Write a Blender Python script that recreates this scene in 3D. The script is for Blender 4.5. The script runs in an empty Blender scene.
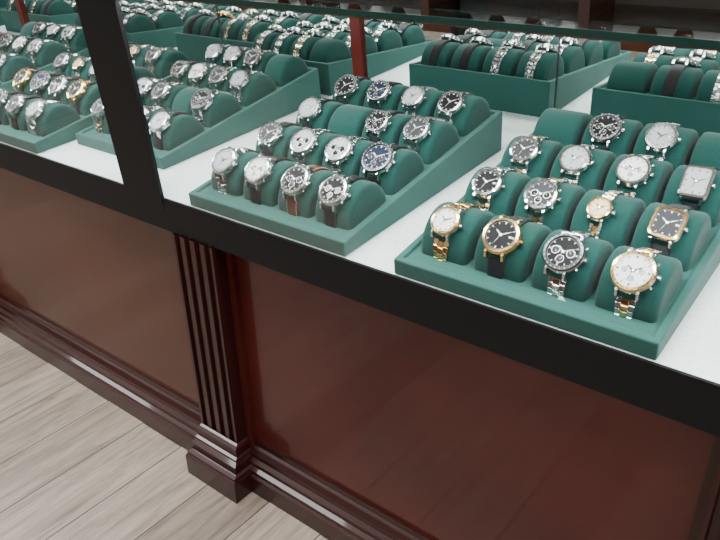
import bpy, math, random
from mathutils import Matrix, Vector
random.seed(4)
D=0.62
ZC=1.517*D
ZD=ZC-0.655*D
TH=math.radians(4.5)
U=Matrix.Translation((0,0,ZD))@Matrix.Rotation(TH,4,'X')
scene=bpy.context.scene
# ---------------------------------------------------------------- materials
def nodes(name):
    m=bpy.data.materials.new(name); m.use_nodes=True
    nt=m.node_tree; b=nt.nodes['Principled BSDF']
    return m,nt,b
def simple(name,col,rough=.5,metal=0,coat=0,spec=None,noise=0,nscale=50,bump=0,sheen=0):
    m,nt,b=nodes(name)
    b.inputs['Base Color'].default_value=(*col,1)
    b.inputs['Roughness'].default_value=rough
    b.inputs['Metallic'].default_value=metal
    b.inputs['Coat Weight'].default_value=coat
    b.inputs['Coat Roughness'].default_value=.05
    if spec is not None: b.inputs['Specular IOR Level'].default_value=spec
    if sheen: b.inputs['Sheen Weight'].default_value=sheen
    if noise or bump:
        tc=nt.nodes.new('ShaderNodeTexCoord'); n=nt.nodes.new('ShaderNodeTexNoise')
        n.inputs['Scale'].default_value=nscale; n.inputs['Detail'].default_value=5
        nt.links.new(tc.outputs['Object'],n.inputs['Vector'])
        if noise:
            r=nt.nodes.new('ShaderNodeValToRGB')
            r.color_ramp.elements[0].position=.3; r.color_ramp.elements[1].position=.7
            r.color_ramp.elements[0].color=(*[c*(1-noise) for c in col],1)
            r.color_ramp.elements[1].color=(*[min(1,c*(1+noise)) for c in col],1)
            nt.links.new(n.outputs['Fac'],r.inputs['Fac']); nt.links.new(r.outputs['Color'],b.inputs['Base Color'])
        if bump:
            bp=nt.nodes.new('ShaderNodeBump'); bp.inputs['Strength'].default_value=bump; bp.inputs['Distance'].default_value=.001
            nt.links.new(n.outputs['Fac'],bp.inputs['Height']); nt.links.new(bp.outputs['Normal'],b.inputs['Normal'])
    return m
M={}
M['teal']=simple('teal_felt',(.021,.078,.067),.9,noise=.10,nscale=400,bump=.25,sheen=.12,spec=.1)
M['pad']=simple('teal_suede',(.009,.047,.040),.9,noise=.10,nscale=300,bump=.2,sheen=.10,spec=.1)
M['deck']=simple('deck_laminate',(.62,.67,.67),.45,noise=.09,nscale=160,bump=.05)
M['black']=simple('black_frame',(.005,.005,.0055),.5,spec=.18)
M['steel']=simple('brushed_steel',(.58,.58,.58),.2,1)
M['pol']=simple('polished_steel',(.88,.88,.88),.08,1)
M['gold']=simple('gold',(.86,.58,.26),.17,1)
M['dsteel']=simple('dark_steel',(.10,.10,.11),.3,1)
M['lblack']=simple('black_leather',(.006,.006,.007),.55,spec=.2,noise=.2,nscale=500,bump=.4)
M['lbrown']=simple('brown_leather',(.075,.020,.010),.55,spec=.2,noise=.2,nscale=400,bump=.4)
M['rubber']=simple('rubber',(.016,.018,.02),.6,spec=.2)
M['d_black']=simple('dial_black',(.004,.004,.005),.5,spec=.12)
M['d_white']=simple('dial_white',(.66,.66,.63),.5,spec=.2)
M['d_silver']=simple('dial_silver',(.34,.35,.36),.5,.2,spec=.2)
M['d_blue']=simple('dial_blue',(.006,.010,.028),.5,spec=.12)
M['d_champ']=simple('dial_champagne',(.58,.46,.27),.45,.2,spec=.2)
M['d_grey']=simple('dial_grey',(.030,.030,.034),.5,spec=.15)
M['mark']=simple('index_white',(.62,.62,.58),.5)
M['markd']=simple('index_dark',(.015,.015,.015),.5)
M['stitch']=simple('stitch_thread',(.6,.58,.52),.8)
M['tag']=simple('tag_paper',(.85,.85,.83),.7)
M['wall']=simple('wall_paint',(.42,.40,.37),.8,noise=.03,nscale=8)
M['ceil']=simple('ceiling_paint',(.75,.75,.73),.9)
def wood(name,c1,c2,rough=.2,scl=2.2,coat=.5):
    m,nt,b=nodes(name)
    tc=nt.nodes.new('ShaderNodeTexCoord'); n=nt.nodes.new('ShaderNodeTexNoise')
    n.inputs['Scale'].default_value=scl; n.inputs['Detail'].default_value=6; n.inputs['Roughness'].default_value=.6
    nt.links.new(tc.outputs['Object'],n.inputs['Vector'])
    mp=nt.nodes.new('ShaderNodeMapping'); mp.inputs['Scale'].default_value=(3,3,60)
    nt.links.new(tc.outputs['Object'],mp.inputs['Vector'])
    n2=nt.nodes.new('ShaderNodeTexNoise'); n2.inputs['Scale'].default_value=3; n2.inputs['Detail'].default_value=4
    nt.links.new(mp.outputs['Vector'],n2.inputs['Vector'])
    mx=nt.nodes.new('ShaderNodeMix'); mx.data_type='FLOAT'; mx.inputs[0].default_value=.10
    nt.links.new(n.outputs['Fac'],mx.inputs[2]); nt.links.new(n2.outputs['Fac'],mx.inputs[3])
    r=nt.nodes.new('ShaderNodeValToRGB'); r.color_ramp.elements[0].position=.32; r.color_ramp.elements[1].position=.68
    r.color_ramp.elements[0].color=(*c1,1); r.color_ramp.elements[1].color=(*c2,1)
    nt.links.new(mx.outputs[0],r.inputs['Fac']); nt.links.new(r.outputs['Color'],b.inputs['Base Color'])
    b.inputs['Roughness'].default_value=rough
    b.inputs['Specular IOR Level'].default_value=.25
    b.inputs['Coat Weight'].default_value=coat; b.inputs['Coat Roughness'].default_value=.05
    return m
M['wood']=wood('mahogany',(.014,.0022,.0020),(.026,.0040,.0032),.32,coat=.35)
M['woodp']=wood('mahogany_panel',(.034,.0036,.0030),(.072,.0088,.0058),.3,coat=.4)
M['woodb']=wood('brown_wood_reflect_tint',(.046,.0125,.006),(.070,.020,.0095),.35,coat=.4)  # mahogany browned with the left panel's reflection; counter and cabinet share the brown
def floor_mat():
    m,nt,b=nodes('laminate_floor')
    tc=nt.nodes.new('ShaderNodeTexCoord'); mp=nt.nodes.new('ShaderNodeMapping')
    mp.inputs['Rotation'].default_value=(0,0,math.radians(90))
    nt.links.new(tc.outputs['Object'],mp.inputs['Vector'])
    br=nt.nodes.new('ShaderNodeTexBrick')
    br.inputs['Scale'].default_value=1; br.inputs['Brick Width'].default_value=.9; br.inputs['Row Height'].default_value=.12
    br.inputs['Mortar Size'].default_value=.0016; br.inputs['Mortar Smooth'].default_value=.1; br.offset=.37
    br.inputs['Color1'].default_value=(.165,.130,.102,1); br.inputs['Color2'].default_value=(.255,.21,.17,1)
    br.inputs['Mortar'].default_value=(.045,.035,.028,1)
    nt.links.new(mp.outputs['Vector'],br.inputs['Vector'])
    mp2=nt.nodes.new('ShaderNodeMapping'); mp2.inputs['Scale'].default_value=(34,3.2,1)
    nt.links.new(tc.outputs['Object'],mp2.inputs['Vector'])
    n=nt.nodes.new('ShaderNodeTexNoise'); n.inputs['Scale'].default_value=1.4; n.inputs['Detail'].default_value=10; n.inputs['Roughness'].default_value=.72; n.inputs['Distortion'].default_value=1.0
    nt.links.new(mp2.outputs['Vector'],n.inputs['Vector'])
    r=nt.nodes.new('ShaderNodeValToRGB'); r.color_ramp.elements[0].position=.34; r.color_ramp.elements[1].position=.62
    r.color_ramp.elements[0].color=(.45,.42,.40,1); r.color_ramp.elements[1].color=(1.15,1.15,1.15,1)
    nt.links.new(n.outputs['Fac'],r.inputs['Fac'])
    mx=nt.nodes.new('ShaderNodeMix'); mx.data_type='RGBA'; mx.blend_type='MULTIPLY'; mx.inputs[0].default_value=1
    nt.links.new(br.outputs['Color'],mx.inputs[6]); nt.links.new(r.outputs['Color'],mx.inputs[7])
    nt.links.new(mx.outputs[2],b.inputs['Base Color']); b.inputs['Roughness'].default_value=.45
    return m
M['floor']=floor_mat()
def glass_mat(name,tint,refl=1.0):
    m=bpy.data.materials.new(name); m.use_nodes=True; nt=m.node_tree; nt.nodes.clear()
    o=nt.nodes.new('ShaderNodeOutputMaterial'); mx=nt.nodes.new('ShaderNodeMixShader')
    t=nt.nodes.new('ShaderNodeBsdfTransparent'); g=nt.nodes.new('ShaderNodeBsdfGlossy'); f=nt.nodes.new('ShaderNodeFresnel')
    t.inputs['Color'].default_value=(*tint,1); g.inputs['Roughness'].default_value=.0; f.inputs['IOR'].default_value=1.35
    mm=nt.nodes.new('ShaderNodeMath'); mm.operation='MULTIPLY'; mm.inputs[1].default_value=refl
    nt.links.new(f.outputs[0],mm.inputs[0]); nt.links.new(mm.outputs[0],mx.inputs[0])
    nt.links.new(t.outputs[0],mx.inputs[1]); nt.links.new(g.outputs[0],mx.inputs[2]); nt.links.new(mx.outputs[0],o.inputs[0])
    return m
M['glass']=glass_mat('clear_glass',(.985,.995,.99),.10)
M['tglass']=glass_mat('clear_top_glass',(.97,.99,.98),.9)
M['gedge']=simple('glass_edge_green',(.010,.040,.034),.15,coat=1)
M['mirror']=simple('mirror_silver',(.86,.90,.89),.01,1)
def emis(name,col,s):
    m=bpy.data.materials.new(name); m.use_nodes=True; nt=m.node_tree; nt.nodes.clear()
    o=nt.nodes.new('ShaderNodeOutputMaterial'); e=nt.nodes.new('ShaderNodeEmission'); e.inputs[0].default_value=(*col,1); e.inputs[1].default_value=s
    nt.links.new(e.outputs[0],o.inputs[0]); return m
M['lamp']=emis('lamp_diffuser',(1,.99,.97),10)
# ---------------------------------------------------------------- mesh builder
class MB:
    def __init__(s): s.v=[]; s.f=[]; s.m=[]; s.sm=[]; s.mats=[]
    def mi(s,k):
        if k not in s.mats: s.mats.append(k)
        return s.mats.index(k)
    def add(s,vs,fs,k,smooth=False,T=None):
        o=len(s.v)
        for p in vs:
            p=Vector(p)
            if T is not None: p=T@p
            s.v.append(p)
        i=s.mi(k)
        for f in fs: s.f.append([o+a for a in f]); s.m.append(i); s.sm.append(smooth)
    def box(s,lo,hi,k,T=None,top=1.0,topy=None):
        x0,y0,z0=lo; x1,y1,z1=hi
        cx,cy=(x0+x1)/2,(y0+y1)/2; ty=top if topy is None else topy
        hx,hy=(x1-x0)/2,(y1-y0)/2
        vs=[(x0,y0,z0),(x1,y0,z0),(x1,y1,z0),(x0,y1,z0),
            (cx-hx*top,cy-hy*ty,z1),(cx+hx*top,cy-hy*ty,z1),(cx+hx*top,cy+hy*ty,z1),(cx-hx*top,cy+hy*ty,z1)]
        s.add(vs,[(0,3,2,1),(4,5,6,7),(0,1,5,4),(1,2,6,5),(2,3,7,6),(3,0,4,7)],k,False,T)
    def chbox(s,lo,hi,c,k,T=None):
        x0,y0,z0=lo; x1,y1,z1=hi
        vs=[(x0,y0,z0),(x1,y0,z0),(x1,y1,z0),(x0,y1,z0),(x0,y0,z1-c),(x1,y0,z1-c),(x1,y1,z1-c),(x0,y1,z1-c),
            (x0+c,y0+c,z1),(x1-c,y0+c,z1),(x1-c,y1-c,z1),(x0+c,y1-c,z1)]
        s.add(vs,[(0,3,2,1),(0,1,5,4),(1,2,6,5),(2,3,7,6),(3,0,4,7),(4,5,9,8),(5,6,10,9),(6,7,11,10),(7,4,8,11),(8,9,10,11)],k,False,T)
    def lathe(s,prof,k,T=None,n=32,rf=None,cap=True,smooth=False):
        rf=rf or (lambda a:(math.cos(a),math.sin(a)))
        vs=[];fs=[]
        for r,z in prof:
            for i in range(n):
                c=rf(2*math.pi*i/n); vs.append((c[0]*r,c[1]*r,z))
        for j in range(len(prof)-1):
            for i in range(n):
                a=j*n+i;b=j*n+(i+1)%n; fs.append((a,b,b+n,a+n))
        if cap: fs.append([ (len(prof)-1)*n+i for i in range(n)])
        s.add(vs,fs,k,smooth,T)
    def extr(s,prof,axis_pts,k,T=None,caps=True):
        n=len(prof); vs=[];fs=[]
        for x in axis_pts:
            for y,z in prof: vs.append((x,y,z))
        for j in range(len(axis_pts)-1):
            for i in range(n):
                a=j*n+i;b=j*n+(i+1)%n; fs.append((a,a+n,b+n,b))
        if caps: fs.append(list(range(n))); fs.append([ (len(axis_pts)-1)*n+i for i in range(n)][::-1])
        s.add(vs,fs,k,False,T)
    def mesh(s,name):
        me=bpy.data.meshes.new(name); me.from_pydata([tuple(v) for v in s.v],[],s.f)
        for k in s.mats: me.materials.append(M[k])
        me.polygons.foreach_set('material_index',s.m); me.polygons.foreach_set('use_smooth',s.sm)
        me.update(); return me
    def obj(s,name,mat=None,parent=None,bevel=0,recalc=True):
        me=s.mesh(name)
        if recalc:
            import bmesh
            bm=bmesh.new(); bm.from_mesh(me); bmesh.ops.recalc_face_normals(bm,faces=bm.faces); bm.to_mesh(me); bm.free()
        o=bpy.data.objects.new(name,me); scene.collection.objects.link(o)
        if parent: o.parent=parent
        if mat is not None: o.matrix_local=mat
        if bevel:
            b=o.modifiers.new('bevel','BEVEL'); b.width=bevel; b.segments=3; b.limit_method='ANGLE'
        return o
def empty(name,mat=Matrix.Identity(4)):
    e=bpy.data.objects.new(name,None); scene.collection.objects.link(e); e.matrix_world=mat; e.empty_display_size=.05; return e
# ---------------------------------------------------------------- room
def slab(name,lo,hi,k):
    b=MB(); b.box(lo,hi,k); return b.obj(name)
slab('floor',(-8,-5,-.05),(4,3.5,0),'floor')
slab('ceiling',(-8,-5,2.7),(4,3.5,2.75),'ceil')
slab('wall_back',(-8,3.45,0),(4,3.5,2.7),'wall')
slab('wall_front',(-8,-5,0),(4,-4.95,2.7),'wall')
slab('wall_left',(-8,-5,0),(-7.95,3.5,2.7),'wall')
slab('wall_right',(3.95,-5,0),(4,3.5,2.7),'wall')
# ---------------------------------------------------------------- display case
XL,XR=-6.2*D,1.0*D
case=empty('jewelry_display_case')
ZB=ZC-.742*D
b=MB(); b.box((XL,0,ZB),(XR,.0045,ZD+.0002),'black'); b.obj('black_band',parent=case)
PY=.031
pil=[(-1.412*D,-1.262*D),(-.100*D,.05*D),(-2.92*D,-2.77*D),(-4.3*D,-4.15*D),(-5.65*D,-5.5*D)]
b=MB(); b.box((XL,PY,0),(-1.34*D,PY+.02,ZB),'woodb'); b.obj('front_panel_left',parent=case)  # reflected brown is put into this panel's base colour
b=MB(); b.box((-1.34*D,PY,0),(XR,PY+.02,ZB),'woodp'); b.obj('front_panel_right',parent=case)
b=MB(); b.box((XL,PY+.02,0),(XR,.51,ZB),'wood'); b.obj('carcass',parent=case)
b=MB(); b.box((XL,.0045,ZB),(XR,.51,ZB+.03),'black'); b.obj('deck_substrate',parent=case)
H=.155*D
prof=[(.0,0),(.0,.036),(.004,.040),(.004,.047),(.010,.052),(.010,.060),(.016,.066),(.016,.074),(.022,.082),(.026,.086),(.026,H)]
def plinth(x0,x1):
    b=MB(); p=[(o,z) for o,z in prof]+[(PY+.005,H),(PY+.005,0)]
    b.extr(p,[x0,x1],'wood'); return b
ps=sorted(pil)
segs=[];x=XL
for a,c in ps: segs.append((x,a)); x=c
segs.append((x,XR))
for a,c in segs: plinth(a,c).obj('plinth_moulding',parent=case)
PF=-.004
for a,c in pil:
    w=c-a; pts=[(a,PY+.002),(a,PF)]
    n=4
    for i in range(n):
        s0=a+w*(i+.22)/n; s1=a+w*(i+.78)/n
        pts+=[(s0,PF),(s0+.002,PF+.006),(s1-.002,PF+.006),(s1,PF)]
    pts+=[(c,PF),(c,PY+.002)]
    vs=[];m=len(pts)
    for z in (0,ZB):
        for q in pts: vs.append((q[0],q[1],z))
    fs=[(i,(i+1)%m,(i+1)%m+m,i+m) for i in range(m)]
    b=MB(); b.add(vs,fs,'wood'); b.obj('fluted_pilaster',parent=case)
    bp=[(.034,0),(.034,.042),(.030,.046),(.030,.051),(.021,.053),(.021,.068),(.014,.074),(.014,.078),(.009,.080),(.009,.096),(.004,.100),(.0,.102)]
    vs=[];fs=[]
    for o,z in bp:
        vs+=[(a-o*.5,PY+.002,z),(a-o*.5,PF-o,z),(c+o*.6,PF-o,z),(c+o*.6,PY+.002,z)]
    for j in range(len(bp)-1):
        for i in range(3):
            q=j*4+i; fs.append((q,q+1,q+5,q+4))
    b=MB(); b.add(vs,fs,'wood'); b.obj('pilaster_base',parent=case)
    b=MB(); b.box((c,PY-.010,0),(c+.012,PY+.002,ZB),'woodp'); b.obj('panel_stile',parent=case)
    b=MB(); b.box((a-.012,PY-.010,0),(a,PY+.002,ZB),'wood'); b.obj('panel_stile',parent=case)
YM=.81*D; HG=.498*D
b=MB(); b.box((XL,.0047,-.02),(XR,YM+.01,0),'deck'); b.obj('display_deck',U,case)
b=MB(); b.box((XL,YM,0.0005),(XR,YM+.006,HG),'mirror'); b.obj('back_mirror',U,case)
b=MB(); b.box((XL,.0008,.001),(XR,.0038,HG-.006),'glass'); b.obj('front_glass',U,case)
b=MB(); b.box((XL,-.004,HG-.006),(XR,-.001,HG),'gedge'); b.obj('top_glass_edge',U,case)
b=MB(); b.box((XL,-.001,HG-.006),(XR,YM+.02,HG),'tglass'); b.obj('top_glass',U,case)
b=MB(); b.box((XL,.0042,HG-.0095),(XR,.014,HG-.0065),'steel'); b.obj('fill_light_channel',U,case)  # added housing for the interior fill lamps
for i in range(6):
    x0=XL+(XR-XL)*(i+.5)/6
    l=bpy.data.lights.new('case_fill_light','AREA'); l.shape='RECTANGLE'; l.size=(XR-XL)/6-.01; l.size_y=.008; l.energy=4.0; l.color=(.92,.98,1)  # unseen fill lamps added to brighten the case interior
    o=bpy.data.objects.new('case_fill_light',l); scene.collection.objects.link(o); o.parent=case
    o.matrix_local=U@Matrix.Translation((x0,.0095,HG-.0115))@Matrix.Rotation(math.radians(25),4,'X')
for a,c in [(-1.594*D,-1.439*D),(-3.60*D,-3.44*D)]:
    b=MB(); b.box((a,-.002,-.03),(c,.0044,HG-.0065),'black'); b.box((a+.004,.0044,.0),(a+.012,.016,HG-.014),'black'); b.obj('front_post',U,case)
for x0 in (-1.43*D,-3.45*D):
    b=MB(); b.box((x0-.012,YM-.008,0),(x0+.012,YM-.0005,HG-.01),'woodp'); b.obj('back_mullion',U,case)
for x0 in (-.772*D,-2.064*D):
    b=MB(); b.box((x0-.001,YM-.0015,0),(x0+.001,YM-.0003,HG-.01),'dsteel'); b.obj('mirror_seam',U,case)
# ---------------------------------------------------------------- pads, trays
PA,PB,PZ=.043,.045,-.004
def E(phi,off=0):
    y=-PA*math.sin(phi); z=PB*math.cos(phi)+PZ
    n=Vector((0,-math.sin(phi)/PA,math.cos(phi)/PB)).normalized()
    return Vector((0,y,z))+n*off, n
def frame(phi,off=0):
    p,n=E(phi,off); t=Vector((1,0,0)); e2=n.cross(t)
    m=Matrix.Identity(4)
    for r in range(3):
        m[r][0]=t[r]; m[r][1]=e2[r]; m[r][2]=n[r]; m[r][3]=p[r]
    return m
def pad_geo(b,T,w,k='pad'):
    n=28; vs=[];fs=[]
    xs=[(-w/2,.80),(-w/2+.0006,.90),(-w/2+.0022,.965),(-w/2+.006,1),(w/2-.006,1),(w/2-.0022,.965),(w/2-.0006,.90),(w/2,.80)]
    for x,s in xs:
        for i in range(n+1):
            ph=math.radians(105)-math.radians(210)*i/n
            vs.append((x,-PA*math.sin(ph)*s,PB*math.cos(ph)*s+PZ))
    N=n+1
    for j in range(len(xs)-1):
        for i in range(n): a=j*N+i; fs.append((a,a+1,a+N+1,a+N))
    b.add(vs,fs,k,True,T)
    b.add(vs[:N],[list(range(N))],k,False,T); b.add(vs[-N:],[list(range(N))[::-1]],k,False,T)
TL=.412;HF=.021;HB=.067
AL=math.atan((HB-HF)/TL)
def tray_mesh(W):
    b=MB()
    r=.009; d=.004
    def top(x,y,dz=0): return (x,y,HF+(HB-HF)*y/TL+dz)
    vs=[(0,0,0),(W,0,0),(W,TL,0),(0,TL,0),top(0,0),top(W,0),top(W,TL),top(0,TL),
        top(r,r),top(W-r,r),top(W-r,TL-r),top(r,TL-r),
        top(r,r,-d),top(W-r,r,-d),top(W-r,TL-r,-d),top(r,TL-r,-d)]
    fs=[(0,3,2,1),(0,1,5,4),(1,2,6,5),(2,3,7,6),(3,0,4,7)]
    for i in range(4):
        j=(i+1)%4; fs.append((4+i,4+j,8+j,8+i)); fs.append((8+i,8+j,12+j,12+i))
    fs.append((12,13,14,15))
    b.add(vs,fs,'teal'); return b.mesh('tray_body')
def padframe(W,c,r):
    pw=(W-.024)/4
    x=.014+pw*(c+.5); y=.072+.0955*r
    return Matrix.Translation((x,y,HF+(HB-HF)*y/TL-.001))@Matrix.Rotation(AL,4,'X'), pw-.008
# ---------------------------------------------------------------- watch
def watch_mesh(strap='steel',dial='d_black',bez='pol',R=.021,chrono=False,shape='round',ticks=True,mid=None,case_='steel',rot=0,tag=False):
    R*=1.0
    b=MB()
    ph0=math.radians(31)
    H=frame(ph0,.0030)@Matrix.Rotation(math.radians(rot),4,'Z')
    rf=None; n=36
    if shape!='round':
        sx,sy,p=(.90,.98,5) if shape=='square' else (.78,1.0,9)
        def rf(a,sx=sx,sy=sy,p=p):
            c,s=math.cos(a),math.sin(a); q=(abs(c)**p+abs(s)**p)**(-1/p); return (c*q*sx,s*q*sy)
        n=48
    b.lathe([(.80*R,-.003),(.97*R,-.0005),(R,.002),(R,.0055),(.96*R,.0068)],case_,H,n,rf,smooth=False)
    b.lathe([(.97*R,.0066),(.97*R,.0078),(.93*R,.0092),(.81*R,.0097),(.795*R,.0088),(.79*R,.0080)],bez,H,n,rf,cap=False)
    b.lathe([(.80*R,.0076),(.795*R,.0082)],dial,H,n,rf)
    mk='markd' if dial in('d_white','d_silver','d_champ') else 'mark'
    z0=.0082
    f=rf or (lambda a:(math.cos(a),math.sin(a)))
    def bar(a,r0,r1,w,k,za,zb):
        c=f(a); L=math.hypot(*c) if shape!='round' else 1
        b.box((r0*L,-w/2,za),(r1*L,w/2,zb),k,H@Matrix.Rotation(a,4,'Z'))
    for i in range(12):
        a=math.pi/2-i*math.pi/6
        bar(a,.62*R,.73*R,.0009 if i%3 else .0016,mk,z0,z0+.0004)
    for i in range(60):
        if i%5: bar(math.pi/2-i*math.pi/30,.735*R,.765*R,.0003,mk,z0,z0+.0002)
    if ticks and bez!='pol' or ticks and chrono:
        bk='markd' if bez in('pol','steel','gold') else 'mark'
        for i in range(24): bar(math.pi/2-i*math.pi/12,.84*R,.90*R,.0005 if i%2 else .0010,bk,.0093,.0098)
    if chrono:
        sd='d_silver' if dial in('d_black','d_blue') and chrono=='panda' else ('d_grey' if dial in('d_black','d_blue') else 'd_black' if chrono=='panda' else ('d_silver' if dial=='d_white' else 'd_black'))
        for ang in (0,180,270):
            a=math.radians(ang); T=H@Matrix.Translation((.38*R*math.cos(a),.38*R*math.sin(a),0))
            b.lathe([(.200*R,z0),(.200*R,z0+.0004),(.185*R,z0+.0004)],'steel',T,18,cap=False)
            b.lathe([(.185*R,z0+.0002),(.185*R,z0+.0003)],sd,T,18)
            b.box((-.0003,0,z0+.0004),(.0003,.14*R,z0+.0006),mk if sd!='d_silver' else 'markd',T@Matrix.Rotation(a+.7,4,'Z'))
    else:
        b.box((.44*R,-.0011,z0),(.60*R,.0011,z0+.0003),'mark',H)
    hk='mark' if mk=='mark' else 'dsteel'
    for a,l,w in ((math.radians(90+55),.42,.0013),(math.radians(90-60),.62,.0010),(math.radians(250),.66,.0004)):
        T=H@Matrix.Rotation(a,4,'Z')
        b.add([(-.1*R,-w/2,z0+.0007),(.3*R*1,-w*.7,z0+.0007),(l*R,0,z0+.0007),(.3*R,w*.7,z0+.0007),(-.1*R,w/2,z0+.0007),
               (0,0,z0+.0012)],[(0,1,5),(1,2,5),(2,3,5),(3,4,5),(4,0,5)],hk,False,T)
    b.lathe([(.001,z0+.0006),(.0009,z0+.0014)],'pol',H,10)
    xr=R*(1 if shape=='round' else (.9 if shape=='square' else .78))
    C=H@Matrix.Translation((xr-.0005,0,.0035))@Matrix.Rotation(math.pi/2,4,'Y')
    b.lathe([(.0012,0),(.0012,.001),(.0026,.0012),(.0027,.0038),(.0020,.0044)],case_,C,12)
    if chrono:
        for s in (1,-1):
            C=H@Matrix.Rotation(s*math.radians(32),4,'Z')@Matrix.Translation((R-.0005,0,.0035))@Matrix.Rotation(math.pi/2,4,'Y')
            b.lathe([(.0010,0),(.0010,.0016),(.0018,.0017),(.0018,.0034)],case_,C,10)
    lw=.0105 if R>.017 else .0075
    for sx in (-1,1):
        for sy in (-1,1):
            x0=sx*lw; hw=.0019
            y0=sy*.72*R; y1=sy*1.0*R; y2=sy*1.20*R
            vs=[]
            for y,za,zb in ((y0,.000,.0062),(y1,-.001,.0055),(y2,-.0065,.000)):
                for dx,z in((-hw,za),(hw,za),(hw*.7,zb),(-hw*.7,zb)): vs.append((x0+dx,y,z))
            fs=[]
            for j in range(2):
                for i in range(4):
                    fs.append((j*4+i,j*4+(i+1)%4,j*4+4+(i+1)%4,j*4+4+i))
            fs.append((8,9,10,11)); b.add(vs,fs,case_,False,H)
    dphi0=(1.00*R)/PA
    w0,w1=(.0205,.0175) if R>.017 else (.014,.012)
    for side in (1,-1):
        end=math.radians(103) if side==1 else math.radians(-88)
        ph=ph0+side*dphi0
        total=abs(end-ph)
        if strap in('steel','gold','two','mesh','pres'):
            pitch=(.0062 if strap!='pres' else .0045)
            nn=int(total*PA/pitch)
            for i in range(nn):
                p=ph+side*(i+.5)*total/nn
                F=frame(p,.0004); w=w0+(w1-w0)*min(1,i/(nn*.6)); L=total/nn*PA*.94
                ko='gold' if strap=='gold' else 'steel'; kc={'steel':mid or 'pol','two':'gold','gold':'gold','mesh':'steel','pres':'pol'}[strap]
                t=.0028; q=.31*w
                b.chbox((-w/2,-L/2,0),(-w/2+q-.0002,L/2,t),.0006,ko,F)
                b.chbox((w/2-q+.0002,-L/2,0),(w/2,L/2,t),.0006,ko,F)
                F2=frame(p+side*.25*total/nn,.0004)
                b.chbox((-w/2+q,-L/2,0),(w/2-q,L/2,t+.0003),.0007,kc,F2)
        else:
            k=strap; N=14; vs=[];fs=[];S=8
            for i in range(N+1):
                p=ph+(end-ph)*i/N; F=frame(p,.0002); w=w0+.001+(w1-w0)*i/N; t=.0036-.0012*i/N
                for x,z in((-w/2,0),(-w/2,t*.6),(-w*.38,t*.9),(-w*.2,t),(w*.2,t),(w*.38,t*.9),(w/2,t*.6),(w/2,0)):
                    vs.append(F@Vector((x,0,z)))
            for i in range(N):
                for j in range(S): a=i*S+j; c=i*S+(j+1)%S; fs.append((a,c,c+S,a+S))
            b.add(vs,fs,k,True)
            if k!='rubber' :
                for i in range(1,int(total*PA/.003)-1):
                    p=ph+side*i*.003/PA; F=frame(p,.0002); fr=abs(p-ph)/total; w=w0+.001+(w1-w0)*fr; t=.0036-.0012*fr
                    for s in(-1,1): b.box((s*w*.41-.0002,-.0009,t*.82),(s*w*.41+.0002,.0009,t*.82+.0004),'stitch' if k=='lbrown' else 'rubber',F)
    if tag:
        F=frame(math.radians(78),.0045)@Matrix.Rotation(math.radians(-50),4,'Z')
        b.box((0,-.0003,0),(.022,.0003,.0004),'tag',F); b.box((.010,-.004,.0002),(.022,.004,.0007),'tag',F)
    me=b.mesh('wristwatch_mesh')
    import bmesh
    bm=bmesh.new(); bm.from_mesh(me); bmesh.ops.recalc_face_normals(bm,faces=bm.faces); bm.to_mesh(me); bm.free()
    return me
S=lambda **k:k
right=[
 [S(strap='gold',dial='d_white',bez='gold',R=.0185),S(strap='rubber',dial='d_black',bez='gold',R=.0225,ticks=False,case_='gold'),
  S(strap='steel',dial='d_black',bez='dsteel',R=.0225,chrono=True,tag=True),S(strap='two',dial='d_white',bez='gold',R=.0228,chrono=True)],
 [S(strap='steel',dial='d_black',bez='pol',R=.020),S(strap='steel',dial='d_grey',bez='pol',R=.021,chrono=True,mid='gold'),
  S(strap='two',dial='d_champ',bez='gold',R=.0145,ticks=False),S(strap='rubber',dial='d_grey',bez='gold',R=.020,shape='square',ticks=False)],
 [S(strap='steel',dial='d_grey',bez='pol',R=.020,mid='gold'),S(strap='pres',dial='d_silver',bez='pol',R=.0205),
  S(strap='steel',dial='d_white',bez='pol',R=.021,chrono=True),S(strap='lblack',dial='d_silver',bez='pol',R=.0215,shape='tank',ticks=False)],
 [None,S(strap='lblack',dial='d_black',bez='dsteel',R=.022,chrono=True),S(strap='steel',dial='d_silver',bez='steel',R=.0205),None]]
left=[
 [S(strap='steel',dial='d_silver',bez='steel',R=.022),S(strap='lblack',dial='d_white',bez='steel',R=.022,chrono=True),
  S(strap='lbrown',dial='d_black',bez='steel',R=.0225,chrono=True),S(strap='lblack',dial='d_black',bez='steel',R=.022,chrono='panda')],
 [S(strap='lblack',dial='d_grey',bez='steel',R=.021),S(strap='steel',dial='d_silver',bez='steel',R=.0225,chrono=True),
  S(strap='pres',dial='d_silver',bez='steel',R=.022,chrono='panda'),S(strap='lblack',dial='d_blue',bez='dsteel',R=.0245,chrono=True)],
 [S(strap='lblack',dial='d_silver',bez='steel',R=.021),None,S(strap='lblack',dial='d_black',bez='steel',R=.020,chrono=True),
  S(strap='steel',dial='d_grey',bez='steel',R=.021)],
 [S(strap='lblack',dial='d_black',bez='dsteel',R=.022),S(strap='lblack',dial='d_blue',bez='steel',R=.021,chrono=True),
  S(strap='steel',dial='d_silver',bez='steel',R=.020),S(strap='steel',dial='d_black',bez='steel',R=.021)]]
pool=[]
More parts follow.
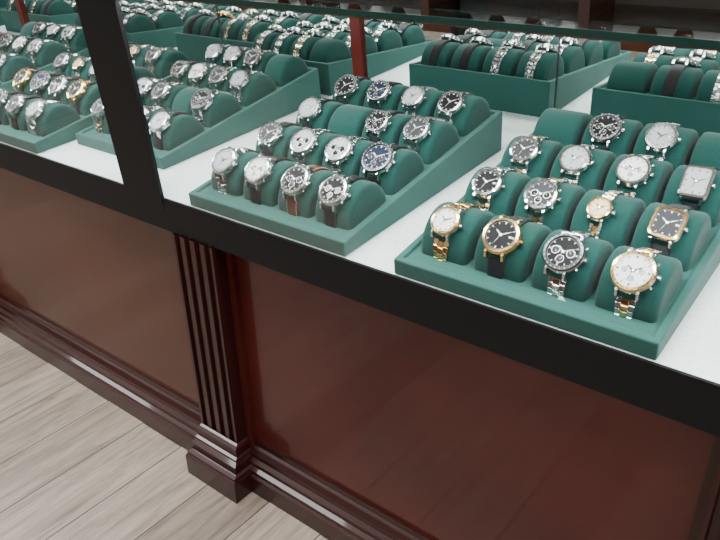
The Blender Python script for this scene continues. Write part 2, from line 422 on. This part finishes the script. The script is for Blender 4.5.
def place_tray(x0,W,y0,layout,share=False,skip=0):
    TM=U@Matrix.Translation((x0,y0,.0006))
    t=empty('watch_display_tray',TM)
    o=bpy.data.objects.new('tray_body',tray_mesh(W)); scene.collection.objects.link(o); o.parent=t
    bv=o.modifiers.new('bevel','BEVEL'); bv.width=.0018; bv.segments=2; bv.limit_method='ANGLE'
    for r in range(4):
        for c in range(4):
            P,pw=padframe(W,c,r)
            b=MB(); pad_geo(b,P,pw); q=b.obj('watch_cushion',parent=t,recalc=True)
            sp=layout[r][c] if layout else (None if random.random()<skip else 'pool')
            if sp is None: continue
            if sp=='pool': me=random.choice(pool)
            else:
                sp=dict(sp); sp['rot']=random.uniform(-4,4)
                me=watch_mesh(**sp); pool.append(me)
            w=bpy.data.objects.new('wristwatch',me); scene.collection.objects.link(w)
            w.matrix_world=TM@P@Matrix.Translation((random.uniform(-.0015,.0015),0,0))
Y0=.0052
place_tray(-.728*D,.506*D,Y0,right)
place_tray(-1.340*D,.488*D,Y0,left)
place_tray(-2.0*D,.415*D,.075,None,skip=.05)
place_tray(-2.52*D,.48*D,Y0,None,skip=.05)
place_tray(-3.18*D,.48*D,.06,None,skip=.1)
place_tray(-3.95*D,.48*D,Y0,None,skip=.1)
place_tray(-4.6*D,.48*D,.06,None,skip=.1)
# ---------------------------------------------------------------- opposite showroom furniture (seen in mirror)
opp=empty('showroom_counter')
b=MB(); b.box((-7,-2.05,.0),(1.2,-1.55,.55),'woodb'); b.obj('counter_body',parent=opp,bevel=.004)
b=MB(); b.box((-7.02,-2.07,.55),(1.22,-1.53,.60),'black'); b.obj('counter_top',parent=opp,bevel=.003)
for i in range(8):
    b=MB(); b.box((-6.6+i*1.0,-1.55,.0),(-6.5+i*1.0,-1.535,.55),'wood'); b.obj('counter_pilaster',parent=opp)
# wall display cabinet behind the case (reflected in the top glass)
cab=empty('wall_display_cabinet')
b=MB(); b.box((-7.5,3.05,0),(1.5,3.44,.8),'woodb')
b.box((-7.5,3.05,2.15),(1.5,3.44,2.3),'woodb')
b.box((-7.5,3.40,.8),(1.5,3.44,2.15),'deck')
for i in range(10): b.box((-7.5+i*.9925,3.05,.8),(-7.44+i*.9925,3.40,2.15),'woodb')
for z in (1.15,1.5,1.83): b.box((-7.44,3.08,z),(1.44,3.40,z+.012),'gedge')
b.obj('cabinet_frame',parent=cab)
b=MB()
for z in (.8,1.162,1.512,1.842):
    x=-7.2
    while x<1.2:
        if abs((x+7.5)%.9925-.03)>.13:
            k=random.choice(['black','black','tag','pad','lbrown']); s=random.uniform(.7,1)
            b.lathe([(.06*s,0),(.065*s,.01),(.03*s,.02),(.035*s,.05*s),(.075*s,.11*s),(.07*s,.16*s),(.028*s,.20*s),(.024*s,.25*s)],k,Matrix.Translation((x,3.24,z))@Matrix.Scale(.6,4,(0,1,0)),16,smooth=True)
        x+=random.uniform(.17,.26)
b.obj('necklace_busts',parent=cab)
# ---------------------------------------------------------------- lights
def area(name,loc,sx,sy,pw,col=(1,.985,.965)):
    e=empty(name,Matrix.Translation(loc))
    b=MB(); b.box((-sx/2-.02,-sy/2-.02,.0),(sx/2+.02,sy/2+.02,.03),'ceil'); b.obj('light_housing',parent=e)
    b=MB(); b.box((-sx/2,-sy/2,-.004),(sx/2,sy/2,.0),'lamp'); b.obj('light_diffuser',parent=e)
    l=bpy.data.lights.new('panel_light','AREA'); l.shape='RECTANGLE'; l.size=sx; l.size_y=sy; l.energy=pw; l.color=col
    o=bpy.data.objects.new('panel_light',l); scene.collection.objects.link(o); o.parent=e; o.location=(0,0,-.012)
for x in (-5.2,-3.0,-.9,1.2):
    for y in (-2.8,-.6,1.3):
        area('ceiling_light_panel',(x,y,2.665),1.2,.6,34)
w=bpy.data.worlds.new('world'); scene.world=w; w.use_nodes=True
w.node_tree.nodes['Background'].inputs[0].default_value=(.8,.87,.9,1); w.node_tree.nodes['Background'].inputs[1].default_value=.3
# ---------------------------------------------------------------- camera
f=715
ex=Vector((1007,345,-715)).normalized(); ez=Vector((35,1380,715)); ez=(ez-ex*ez.dot(ex)).normalized(); ey=-(ex.cross(ez)).normalized()
if ey.z<0: ey=-ey
R_=Vector((ex[0],ey[0],-ez[0])); Dn=Vector((ex[1],ey[1],-ez[1])); F=Vector((ex[2],ey[2],-ez[2]))
m=Matrix.Identity(4)
for i in range(3): m[i][0]=R_[i]; m[i][1]=-Dn[i]; m[i][2]=-F[i]
m[0][3],m[1][3],m[2][3]=0,-D,ZC
cam=bpy.data.cameras.new('camera'); co=bpy.data.objects.new('camera',cam); scene.collection.objects.link(co)
co.matrix_world=m; cam.sensor_width=36; cam.lens=f*36/720; cam.clip_start=.01
scene.camera=co
